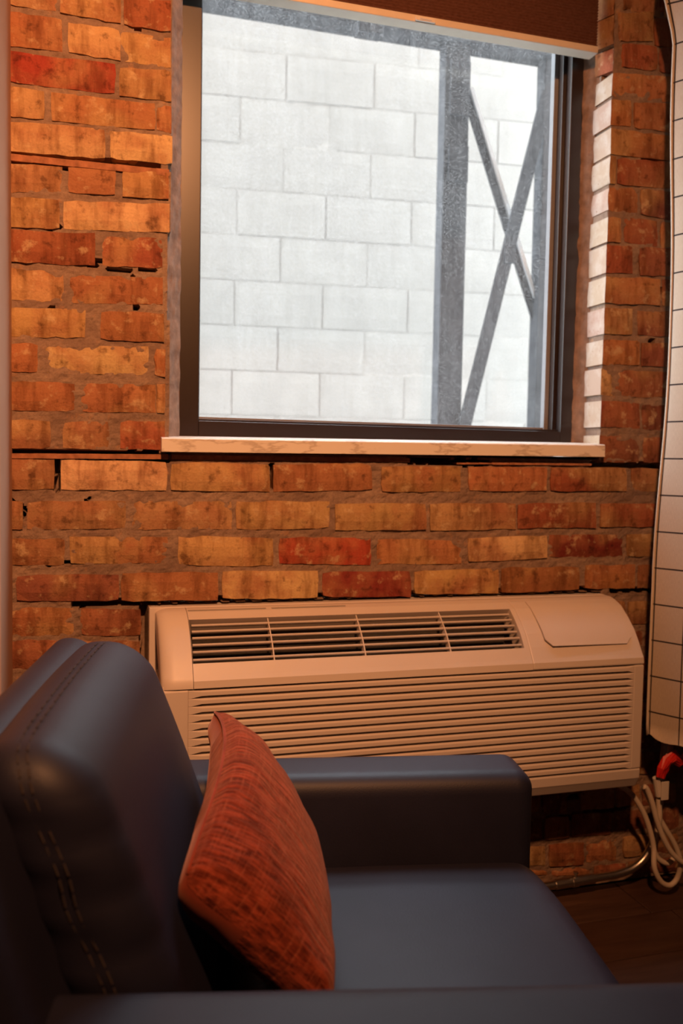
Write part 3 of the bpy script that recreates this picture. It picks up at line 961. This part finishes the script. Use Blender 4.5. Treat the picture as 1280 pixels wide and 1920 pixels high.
# ------------------------------------------------------------------ outside: block wall, alley, steel bracing
OUT = struct('wall_outside', MB().box(-3.5, 7.0, .006, .25, -.6, 3.05), 'block_joint', 'painted concrete block wall across the alley')
OUT.location = (.50, 2.18, 0)
OUT.rotation_euler = (0, 0, -.115)
def blocks():
    rnd = random.Random(11)
    P, H = .405, .203
    z0 = 1.245
    shared = []
    for v in range(6):
        V = []; F = []
        nx, nz = 8, 4
        for i in range(nx + 1):
            for j in range(nz + 1):
                x = -.5 * (P - .006) + (P - .006) * i / nx; z = -.5 * (H - .006) + (H - .006) * j / nz
                e = i in (0, nx) or j in (0, nz)
                V.append((x + (.0015 * noise.noise((x * 30, v, z * 30)) if e else 0), (.003 if e else 0) + .0015 * noise.noise((x * 9, v * 5, z * 9)), z + (.002 * noise.noise((x * 25, v + 9, z)) if e else 0)))
        for i in range(nx):
            for j in range(nz):
                a = i * (nz + 1) + j
                F.append((a, a + nz + 1, a + nz + 2, a + 1))
        ring = [(i, 0) for i in range(nx)] + [(nx, j) for j in range(nz)] + [(i, nz) for i in range(nx, 0, -1)] + [(0, j) for j in range(nz, 0, -1)]
        ids = [i * (nz + 1) + j for i, j in ring]; base = len(V)
        for a in ids:
            V.append((V[a][0], .03, V[a][2]))
        for a in range(len(ids)):
            F.append((ids[a], ids[(a + 1) % len(ids)], base + (a + 1) % len(ids), base + a))
        shared.append(mesh('concrete_block', V, F))
    for r in range(-2, 9):
        for c in range(-1, 5):
            x = c * P + (0.0 if r % 2 else P / 2) + BLK_DX + r * .004
            o = link('concrete_block', rnd.choice(shared), M['block'], OUT, loc=(x, rnd.uniform(-.002, .003), z0 + (r + .5) * H))
BLK_DX = 0.17
blocks()
struct('ground', MB().box(-4, 7, .18, 5, -.7, -.6), 'ground', 'concrete alley floor')

ST = empty('steel_bracing_frame', (1.40, 1.0, -.6), label='dark steel cross-braced frame standing outside the window', category='steel frame')
YS = 1.0
child(MB().box(1.185, 1.275, YS - .03, YS + .03, -.6, 2.50, .003).build('post', M['steel']), ST)
child(MB().box(1.560, 1.640, YS - .03, YS + .03, -.6, 2.50, .003).build('post', M['steel']), ST)
child(MB().box(-.6, 2.4, YS - .05, YS + .05, 2.462, 2.64, .003).build('beam', M['steel']), ST)
child(MB().bar((1.274, YS + .012, 2.335), (1.585, YS + .012, 1.535), .032, .006).build('brace', M['steel']), ST)
child(MB().bar((1.2955, YS + .008, 2.335), (1.6065, YS + .008, 1.535), .013, .016).build('brace_lit_flange', M['lit_steel']), ST)  # bright edge of the brace, its skylight painted in as a pale strip
child(MB().bar((1.568, YS - .034, 2.34), (1.268, YS - .034, 1.10), .046, .010).build('brace', M['steel']), ST)
child(MB().box(1.20, 1.272, YS - .042, YS - .030, 2.22, 2.40, .002).build('gusset_plate', M['steel']), ST)
child(MB().box(1.20, 1.272, YS - .042, YS - .030, 2.00, 2.12, .002).build('gusset_plate', M['steel']), ST)
child(MB().box(1.415, 1.455, YS - .050, YS - .0395, 1.74, 1.80, .002).build('gusset_plate', M['steel']), ST)
child(MB().box(.86, .945, YS - .08, YS - .02, 2.425, 2.463, .004).build('hanger_bracket', M['steel']), ST)
# ------------------------------------------------------------------ air conditioner
AC = empty('wall_air_conditioner', (.69, 0, .32), label='cream through-wall air conditioner below the window', category='air conditioner')
PRF = [(0.0, .7285), (-.033, .7285), (-.052, .7245), (-.078, .7140), (-.106, .6925), (-.133, .6670), (-.152, .6405), (-.166, .6180), (-.1715, .6100), (-.1735, .5960)]
XL, XR = .152, 1.226
OP = (.214, .934)                                    # grille opening along x
def shell(name, x0, x1, hole=None, cap0=False, cap1=False):
    """a length of the curved top cover, front lip included; hole = (x0, x1, i0, i1) leaves profile spans open"""
    t = .006
    xs = sorted(set([x0, x1] + ([hole[0], hole[1]] if hole else [])))
    prof = PRF + [(-.165, .5940), (-.150, .5940)]
    V = []; F = []
    n = len(prof)
    for x in xs:
        for y, z in prof:
            V.append((x, y, z))
    for i in range(len(xs) - 1):
        for j in range(n - 1):
            if hole and abs(xs[i] - hole[0]) < 1e-6 and hole[2] <= j < hole[3]:
                continue
            a = i * n + j
            F.append((a, a + n, a + n + 1, a + 1))
    # inner faces of the hole
    if hole:
        i0 = xs.index(hole[0]); i1 = xs.index(hole[1])
        q = list(range(hole[2], hole[3] + 1))
        dn = {}
        for i in (i0, i1):
            for j in q:
                y, z = prof[j]
                dn[i, j] = len(V); V.append((xs[i], y + .030, z - .034))
        for i in (i0, i1):
            for j in q[:-1]:
                F.append((i * n + j, i * n + j + 1, dn[i, j + 1], dn[i, j]))
        for j in (q[0], q[-1]):
            F.append((i0 * n + j, i1 * n + j, dn[i1, j], dn[i0, j]))
    for flag, i in ((cap0, 0), (cap1, len(xs) - 1)):
        if flag:
            F.append(tuple(i * n + j for j in range(n)))
    me = mesh(name, V, F)
    o = link(name, me, M['plastic'])
    bv = o.modifiers.new('round', 'BEVEL'); bv.width = .0025; bv.segments = 2; bv.limit_method = 'ANGLE'; bv.angle_limit = math.radians(50)
    return child(o, AC)

shell('grille_cover', .2135, .9455, (OP[0], OP[1], 3, 6), True, True)
# side wall below the left cap and the closed right end
shell('end_cap', .9465, XR, None, True, True)
# left cap carries over the grille cover's start: cut at the opening
def left_cap():
    xs = [XL + .030 * (1 - math.cos(q * math.pi / 20)) for q in range(11)] + [.2125]
    pull = [(1 - math.sin(q * math.pi / 20)) for q in range(11)] + [0]
    prof = PRF + [(-.165, .5940), (-.150, .5940)]
    V = []; F = []; n = len(prof)
    for x, p in zip(xs, pull):
        for y, z in prof:
            V.append((x, y + p * .018 * min(1, -y / .10), z - p * .012 * (1 if z > .62 else .2)))
    for i in range(len(xs) - 1):
        for j in range(n - 1):
            a = i * n + j
            F.append((a, a + n, a + n + 1, a + 1))
    F.append(tuple(range(n))); F.append(tuple((len(xs) - 1) * n + j for j in range(n))[::-1])
    o = child(link('end_cap', mesh('end_cap', V, F), M['plastic'], smooth=True), AC)
    es = o.modifiers.new('edges', 'EDGE_SPLIT'); es.split_angle = math.radians(28)
left_cap()
# dark well under the grille
well = MB()
well.box(OP[0] - .002, OP[1] + .002, -.118, -.030, .600, .628)
well.box(OP[0] - .002, OP[1] + .002, -.050, -.030, .620, .690)
child(well.build('fan_well', M['well_dark']), AC)
# slats of the grille: they follow the curve of the top
def curve_pt(t):
    """t in 0..1 along profile points 3..6"""
    P = PRF[3:7]
    L = [math.dist(a, b) for a, b in zip(P, P[1:])]
    d = t * sum(L)
    for a, b, l in zip(P, P[1:], L):
        if d <= l or b is P[-1]:
            k = d / l
            return a[0] + (b[0] - a[0]) * k, a[1] + (b[1] - a[1]) * k, math.atan2(b[1] - a[1], b[0] - a[0])
        d -= l
for k in range(6):
    y, z, an = curve_pt((k + .62) / 6.35)
    y += .004; z -= .006
    b = MB()
    # slim blade, its leading edge rounded
    prof = [(-.0030, .0026), (-.0034, .0006), (-.0022, -.0014), (.010, -.0060), (.0108, -.0042), (.0, .0030)]
    b.prism_x([(y + p, z + q) for p, q in prof], OP[0] + .0045 - .0006 * k, OP[1] - .0045 + .0004 * k)
    child(b.build('grille_slat', M['plastic']), AC)
for x in (.377, .570, .761):
    b = MB()
    pts = [curve_pt(t) for t in (0.0, .2, .4, .6, .8, 1.0)]
    top = [(y + .0012, z - .0022) for y, z, a in pts]
    bot = [(y + .012, z - .016) for y, z, a in pts][::-1]
    b.prism_x(top + bot, x - .0011, x + .0011)
    child(b.build('grille_rib', M['plastic']), AC)

# front panel: frame with sawtooth louvres
LZ0, LZ1, NL = .5925, .3560, 15
pitch = (LZ0 - LZ1) / NL
LX0, LX1 = .216, 1.196
fr = MB()
fr.box(XL + .002, LX0 - .012, -.1730, -.008, .3555, .5935, .003)          # left stile
fr.box(LX1 + .004, XR, -.1730, -.008, .3555, .5935, .003)                 # right stile
fr.box(LX0 - .013, LX1 + .005, -.1580, -.010, .3555, .5935)               # recessed back plate
child(fr.build('front_panel', M['plastic']), AC)
def louvre(k):
    z = LZ0 - pitch * k
    x0, x1 = LX0 - .0125, LX1 + .0045
    # profile: slopes out of the recess, stands proud, then is undercut
    prof = [(-.1585, z), (-.1690, z - .0016), (-.1735, z - .0040), (-.1735, z - pitch * .70), (-.1700, z - pitch * .76), (-.1560, z - pitch * .72), (-.1560, z - .001)]
    rows = [(x0, 0.0, .0), (x0 + .004, 0.0, .0), (x0 + .026, 1.0, .0), (x1 - .016, 1.0, .0), (x1 - .001, 0.0, .0), (x1, 0.0, .0)]
    V = []; F = []; n = len(prof)
    full = [(-.1585, z), (-.1722, z - .0002), (-.1730, z - .001), (-.1730, z - pitch * .985), (-.1722, z - pitch * .998), (-.1560, z - pitch * .998), (-.1560, z - .001)]
    for x, a, _ in rows:
        for (py, pz), (qy, qz) in zip(prof, full):
            V.append((x, py * a + qy * (1 - a), pz * a + qz * (1 - a)))
    for i in range(len(rows) - 1):
        for j in range(n):
            F.append((i * n + j, (i + 1) * n + j, (i + 1) * n + (j + 1) % n, i * n + (j + 1) % n))
    F.append(tuple(range(n))); F.append(tuple((len(rows) - 1) * n + j for j in range(n))[::-1])
    child(link('louvre', mesh('louvre', V, F), M['plastic']), AC)
for k in range(NL):
    louvre(k)
lip = MB().prism_x([(-.008, .3550), (-.1722, .3550), (-.1732, .3520), (-.1715, .3330), (-.1690, .3290), (-.158, .3090), (-.008, .3090)], XL + .002, XR - .001)
o = lip.build('bottom_lip', M['plastic']); child(o, AC)
bv = o.modifiers.new('round', 'BEVEL'); bv.width = .002; bv.segments = 2; bv.limit_method = 'ANGLE'
# body behind the covers, and the sleeve in the wall
child(MB().box(.1405, XR - .004, -.012, .055, .3195, .7300, .001).build('wall_sleeve', M['plastic']), AC)
child(MB().box(XL + .002, XL + .006, -.165, -.008, .356, .600).build('side_panel', M['plastic']), AC)
child(MB().box(XR - .008, XR - .002, -.165, -.008, .356, .606).build('side_panel', M['plastic']), AC)
# two slots behind the grille: flat strips with their shade put into the colour
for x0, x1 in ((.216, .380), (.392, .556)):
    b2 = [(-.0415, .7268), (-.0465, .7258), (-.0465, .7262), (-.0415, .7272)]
    child(MB().prism_x([(y, z + .0006) for y, z in b2], x0, x1).build('vent_slot_shade', M['plastic_shade']), AC)
# lid over the controls, a little open at its lower left corner
def lid():
    prof = [(-.052, .7245), (-.078, .7140), (-.106, .6925), (-.133, .6670), (-.1535, .6375)]
    nx = 14
    # refine the profile
    Q = smooth_path([(0, y, z) for y, z in prof], 5)
    ny = len(Q) - 1
    V = []; F = []
    for lay in (0, 1):
        for i in range(nx + 1):
            for j in range(ny + 1):
                s, t = i / nx, j / ny
                xa = .985
                x = xa + (1.206 - xa) * s
                # rounded lower corners
                rr = .016
                tt = t
                cut = 0
                dx = min(x - xa, 1.206 - x)
                if dx < rr:
                    cut = (rr - math.sqrt(max(0, rr * rr - (rr - dx) ** 2))) / .137
                tt = t * (1 - cut)
                p = Q[min(ny, int(tt * ny))].lerp(Q[min(ny, int(tt * ny) + 1)], tt * ny - int(tt * ny))
                lift = .0030 + .0100 * max(0, t - .35) ** 1.2 * (1 - .75 * s)
                ny_, nz_ = -.70, .71
                h = lift - (.0024 if lay else 0)
                V.append((x, p.y + ny_ * h, p.z + nz_ * h))
    N = (nx + 1) * (ny + 1)
    for lay in (0, 1):
        for i in range(nx):
            for j in range(ny):
                a = lay * N + i * (ny + 1) + j
                F.append((a, a + ny + 1, a + ny + 2, a + 1))
    rim = [(i, 0) for i in range(nx)] + [(nx, j) for j in range(ny)] + [(i, ny) for i in range(nx, 0, -1)] + [(0, j) for j in range(ny, 0, -1)]
    ids = [i * (ny + 1) + j for i, j in rim]
    for a, b in zip(ids, ids[1:] + ids[:1]):
        F.append((a, b, N + b, N + a))
    o = link('control_lid', mesh('control_lid', V, F), M['plastic'], smooth=True)
    e = o.modifiers.new('edges', 'EDGE_SPLIT'); e.split_angle = math.radians(45)
    child(o, AC)
lid()

# power cord with its loops, red warning tag and clear tab
CORD = MB()
CORD.tube(smooth_path(CORD_A, 8), .0064, 10)
CORD.tube(smooth_path(CORD_B, 8), .0064, 10)
CORD.tube(smooth_path(CORD_C, 8), .0064, 10)
CORD.tube(smooth_path(CORD_D, 8), .0064, 10)
cord = child(CORD.build('power_cord', M['cord'], smooth=True), AC)

def tagmesh():
    b = MB()
    V = []; F = []
    # crumpled ribbon wrapped round the cord
    P = [Vector(p) for p in TAG_P]
    nx, ny = len(P), 6
    for i, p in enumerate(P):
        w = TAG_W[i]
        d = (P[min(nx - 1, i + 1)] - P[max(0, i - 1)]).normalized()
        s = Vector((-d.z, 0, d.x))
        for lay in (0, 1):
            for j in range(ny + 1):
                u = j / ny - .5
                bow = .009 * math.cos(u * math.pi) + .003 * math.sin(i * 1.9 + j * 1.3)
                V.append(p + s * (u * w) + Vector((0, -bow if lay == 0 else -bow + .0015, 0)))
    st = 2 * (ny + 1)
    for i in range(nx - 1):
        for j in range(ny):
            a = i * st + j
            F.append((a, a + 1, a + st + 1, a + st))
            a += ny + 1
            F.append((a, a + st, a + st + 1, a + 1))
        for j in (0, ny):
            a = i * st + j
            F.append((a, a + st, a + st + ny + 1, a + ny + 1))
    for i in (0, nx - 1):
        for j in range(ny):
            a = i * st + j
            F.append((a, a + 1, a + ny + 2, a + ny + 1))
    o = link('warning_tag', mesh('warning_tag', V, F), M['tag'], cord)
    o['label'] = 'red warning tag'
tagmesh()
cl = MB()
cl.tube(CLEAR_P, .0095, 12)
cl.box(*CLEAR_BOX, .001)
o = cl.build('clear_tab', M['clear'], cord)
o['label'] = 'clear plastic tab'

# ------------------------------------------------------------------ conduit on the floor
CD = empty('conduit_pipe', (1.0, -.05, .03), label='bare metal conduit bending up the wall beside the power cord', category='pipe')
child(MB().tube(smooth_path([(.55, -.05, .034), (.85, -.05, .037), (1.10, -.05, .041), (1.20, -.05, .044), (1.262, -.05, .046), (1.305, -.05, .056), (1.338, -.05, .079), (1.360, -.05, .116), (1.370, -.05, .155), (1.374, -.05, .22), (1.384, -.05, .37), (1.395, -.05, .62), (1.40, -.05, .95)], 6), .0095, 14).build('pipe', M['galv'], smooth=True), CD)
cp = MB().tube([(1.135, -.05, .0422), (1.150, -.05, .0426)], .0135, 16).tube([(1.09, -.05, .0406), (1.136, -.05, .0422)], .0118, 16).tube([(1.150, -.05, .0426), (1.196, -.05, .0438)], .0118, 16)
cpo = child(cp.build('coupling', M['galv'], smooth=False), CD)
sc = MB().tube([(1.143, -.054, .052), (1.143, -.054, .064)], .0035, 8).tube([(1.143, -.054, .064), (1.143, -.054, .068)], .0062, 8)
o = sc.build('set_screw', M['galv'], cpo)

# ------------------------------------------------------------------ curtain
def curtain():
    ctrl = [(1.284, -.118), (1.292, -.136), (1.316, -.182), (1.337, -.214), (1.375, -.232), (1.43, -.205), (1.472, -.150), (1.50, -.112), (1.545, -.105),
            (1.585, -.15), (1.615, -.20), (1.66, -.20), (1.70, -.15), (1.74, -.11), (1.79, -.12)]
    path = smooth_path([(x, y, 0) for x, y in ctrl], 6)
    s = [0]
    for a, b in zip(path, path[1:]):
        s.append(s[-1] + (b - a).length)
    z0, z1, nz = .412, 2.42, 70
    V = []; UV = []; F = []
    n = len(path)
    for lay in (0, 1):
        for i, p in enumerate(path):
            for k in range(nz + 1):
                f = k / nz
                z = z0 + (z1 - z0) * f
                if k == 0:
                    z -= .014 * min(1, s[i] / .10) - .004 * math.sin(i * .6)
                x = p.x; y = p.y
                ed = math.exp(-s[i] / .05)
                x += ed * (.010 * math.sin(z * 5.2 + .8) - .012 * max(0, .75 - z) / .35 + .007)
                if z > 2.0:
                    x -= ed * min(.045, (z - 2.0) * .35)
                x += .004 * noise.noise((s[i] * 9, 2, z * 3)); y += .006 * noise.noise((s[i] * 7, 9, z * 2.2))
                y += .0018 if lay else 0
                V.append((x, y, z)); UV.append(((s[i] + .0625) / .0665, (z - .467) / .0845))
    st = nz + 1; N = n * st
    for lay in (0, 1):
        for i in range(n - 1):
            for k in range(nz):
                a = lay * N + i * st + k
                F.append((a, a + st, a + st + 1, a + 1))
    for i in range(n - 1):
        F.append((i * st, (i + 1) * st, N + (i + 1) * st, N + i * st))
    for k in range(nz):
        F.append((k, k + 1, N + k + 1, N + k))
    me = bpy.data.meshes.new('panel'); me.from_pydata(V, [], F); me.update()
    ul = me.uv_layers.new(name='UVMap')
    for lp in me.loops:
        ul.data[lp.index].uv = UV[lp.vertex_index]
    cu = empty('checked_curtain', (1.5, -.15, z0), label='cream linen curtain with a thin dark check hanging at the right edge', category='curtain')
    child(link('panel', me, M['curtain'], smooth=True), cu)
    # turned hem along the leading edge
    hem = MB()
    pts = []
    for k in range(0, nz + 1):
        v = V[k]
        pts.append((v[0] - .001, v[1] - .001, v[2]))
    hem.tube(pts, .0028, 6)
    child(hem.build('side_hem', M['cord'], smooth=True), cu)
curtain()

# ------------------------------------------------------------------ armchair, turned 10.5 degrees
TH = math.radians(10.5)
CH = empty('armchair', (.30, -.85, 0), -TH, label='dark navy leather armchair facing right', category='armchair')
def cpart(name, half, r, n, fn, mat='leather', parent=None):
    o = rbox(name, half, r, n, fn, M[mat], parent or CH)
    return o
# seat
def seat_fn(p):
    u, v = p.x / .235, p.y / .262
    z = p.z
    if z > 0:
        z += .010 * (1 - u * u) * (1 - v * v)
    x = p.x
    x -= .020 * (abs(v) ** 4) * (1 if u > .5 else 0) * max(0, (u - .5) * 2)
    return Vector((x + .112, p.y - .018, z + .371))
cpart('seat_cushion', (.235, .262, .070), .045, 22, seat_fn)
# arms
def arm_fn(vc):
    return lambda p: Vector((p.x - .045, p.y + vc, p.z + .325))
cpart('armrest', (.385, .062, .238), .030, 16, arm_fn(.304))
cpart('armrest', (.425, .062, .241), .030, 16, lambda p: Vector((p.x - .085, p.y - .333 - .045 * (p.x - .05), p.z + .328)))
# plinth under the seat
cpart('base', (.36, .262, .085), .012, 10, lambda p: Vector((p.x - .055, p.y - .018, p.z + .20)))
# back cushion, leaning, with a gently swelling front
BK = (.056, .268, .187)
def back_fn(p):
    a, b, c = p.x / BK[0], p.y / BK[1], p.z / BK[2]
    x = p.x
    if a > 0:
        x += .010 * a * (1 - c * c) * (1 - .5 * b ** 4)
    # puckers at the near end of the seam
    if b < -.7 and -.95 < c < .7:
        x += .0030 * math.sin(c * 21) * min(1, (-b - .7) * 4)
        y_p = .0025 * math.cos(c * 21 + a)
    else:
        y_p = 0
    z = p.z + .593
    z -= .006 * b * b * max(0, c)
    return Vector((x - .192 - (z - .43) * .355, p.y + .010 + y_p, z))
bc = cpart('back_cushion', BK, .050, 30, back_fn)
# outer back, a slimmer slab behind it
def frame_fn(p):
    z = p.z + .425
    return Vector((p.x - .372 + (.77 - z) * .33, p.y - .030, z))
cpart('back_frame', (.034, .345, .345), .032, 20, frame_fn)
# double row of stitches along the edges of the two backs
def stitches(name, path, parent, nrm):
    b = MB()
    for off in (0, 1):
        P = smooth_path(path[off], 10)
        acc = 0.0
        on = True; cur = [P[0]]
        for a, q in zip(P, P[1:]):
            acc += (q - a).length
            cur.append(q)
            if acc > (.0085 if on else .0035):
                if on and len(cur) > 1:
                    b.tube([cur[0], cur[-1]], .0009, 5)
                on = not on; acc = 0; cur = [q]
    b.build(name, M['thread'], parent)
def bpt(a, b, c, out=.0010):
    V = rpoint((a, b, c), BK, .050)
    V2 = V * 1.0
    d = Vector((a * .2, b * .3 if abs(b) > .9 else 0, c * .4 if abs(c) > .9 else 0))
    return back_fn(V2) + (d.normalized() * out if d.length else Vector())
rows = []
for da in (0, .15):
    a0 = -.06 + da
    rows.append([bpt(a0, b, 1) for b in (.98, .9, .7, .4, .1, -.2, -.5, -.75, -.9)] + [bpt(a0, -.98, .93), bpt(a0, -1, .80)] + [bpt(a0 + .06 * (1 - c), -1, c) for c in (.6, .4, .2, 0, -.2, -.4, -.6, -.8)])
stitches('stitching', rows, bc, None)
# feet
for fx, fy in ((.24, .29), (.24, -.33), (-.36, .29), (-.36, -.33)):
    MB().box(fx - .025, fx + .025, fy - .025, fy + .025, 0, .095, .004).build('foot', M['foot'], CH)

# ------------------------------------------------------------------ pillow
def pillow():
    T, L, B, R_ = [Vector(p) for p in PIL]
    n = 40
    V = []; UV = []; F = []; kinds = []
    N1 = n + 1
    nrm = (T - L).cross(B - L).normalized()
    if nrm.x < 0:
        nrm = -nrm
    def pt(s, t, side):
        # s: 0 at T .. 1 at L ; t: 0 top edge .. 1 bottom edge
        e = 2 * s - 1; g = 2 * t - 1
        # waist: the edges of a stuffed pillow pull in between the corners
        cw = max(0, e) * max(0, -g) + .5 * max(0, e) * max(0, g)
        rnd = 1 - .10 * cw * (e * g) ** 4
        ee = e * (1 - .07 * (1 - g * g)); gg = g * (1 - (.07 if g > 0 else .02) * (1 - e * e))
        ee *= rnd; gg *= rnd
        s2, t2 = (ee + 1) / 2, (gg + 1) / 2
        p = T.lerp(L, s2).lerp(R_.lerp(B, s2), t2)
        p = p + nrm * (.045 * (1 - e * e) * ((1 - g) / 2) ** 2)
        k = (max(0, (1 - e * e)) * max(0, (1 - g * g))) ** (.48 if side > 0 else .27)
        th = PIL_TH[0] if side > 0 else PIL_TH[1]
        d = th * k
        # wrinkles running in from the corners
        w = .003 * math.sin(9 * (e + g) + 3 * noise.noise((s * 3, t * 3, side))) * (abs(e * g)) * k * 2
        w += .004 * noise.noise((s * 5, t * 5, 4 + side)) * k
        w += .006 * noise.noise((s * 9, t * 6, 8)) * k * max(0, t - .45) * s
        return p + nrm * side * (d + w)
    for side in (1, -1):
        for i in range(N1):
            for j in range(N1):
                V.append(pt(i / n, j / n, side)); UV.append((i / n * .42, j / n * .30))
    K = N1 * N1
    for q, side in enumerate((1, -1)):
        for i in range(n):
            for j in range(n):
                a = q * K + i * N1 + j
                F.append((a, a + 1, a + N1 + 1, a + N1)); kinds.append(q)
    me = bpy.data.meshes.new('cover')
    me.from_pydata([tuple(v) for v in V], [], F); me.update()
    ul = me.uv_layers.new(name='UVMap')
    for lp in me.loops:
        ul.data[lp.index].uv = UV[lp.vertex_index]
    bm = bmesh.new(); bm.from_mesh(me)
    bmesh.ops.remove_doubles(bm, verts=bm.verts, dist=.00005)
    bmesh.ops.recalc_face_normals(bm, faces=bm.faces)
    bm.to_mesh(me); bm.free()
    c = (T + L + B + R_) / 4
    pl = empty('throw_pillow', (c.x, c.y, .45), label='rust red chenille throw pillow leaning in the armchair', category='pillow')
    me.materials.append(M['chenille'])
    front = link('cover', me, None, smooth=True)
    me.materials.append(M['velvet'])
    ul2 = me.uv_layers['UVMap'].data
    for p in me.polygons:
        tv = sum(ul2[i].uv[1] for i in p.loop_indices) / len(p.loop_indices)
        if tv < .13 and p.normal.dot(nrm) < -.02 and (Vector(p.center) - c).dot(nrm) < 0.03:
            p.material_index = 1
    child(front, pl)
    # piping along the seam
    b = MB()
    ring = [pt(i / n, 0, 1) for i in range(1, n)]
    b.tube(ring, .0022, 6)
    child(b.build('seam', M['velvet'], smooth=True), pl)
pillow()
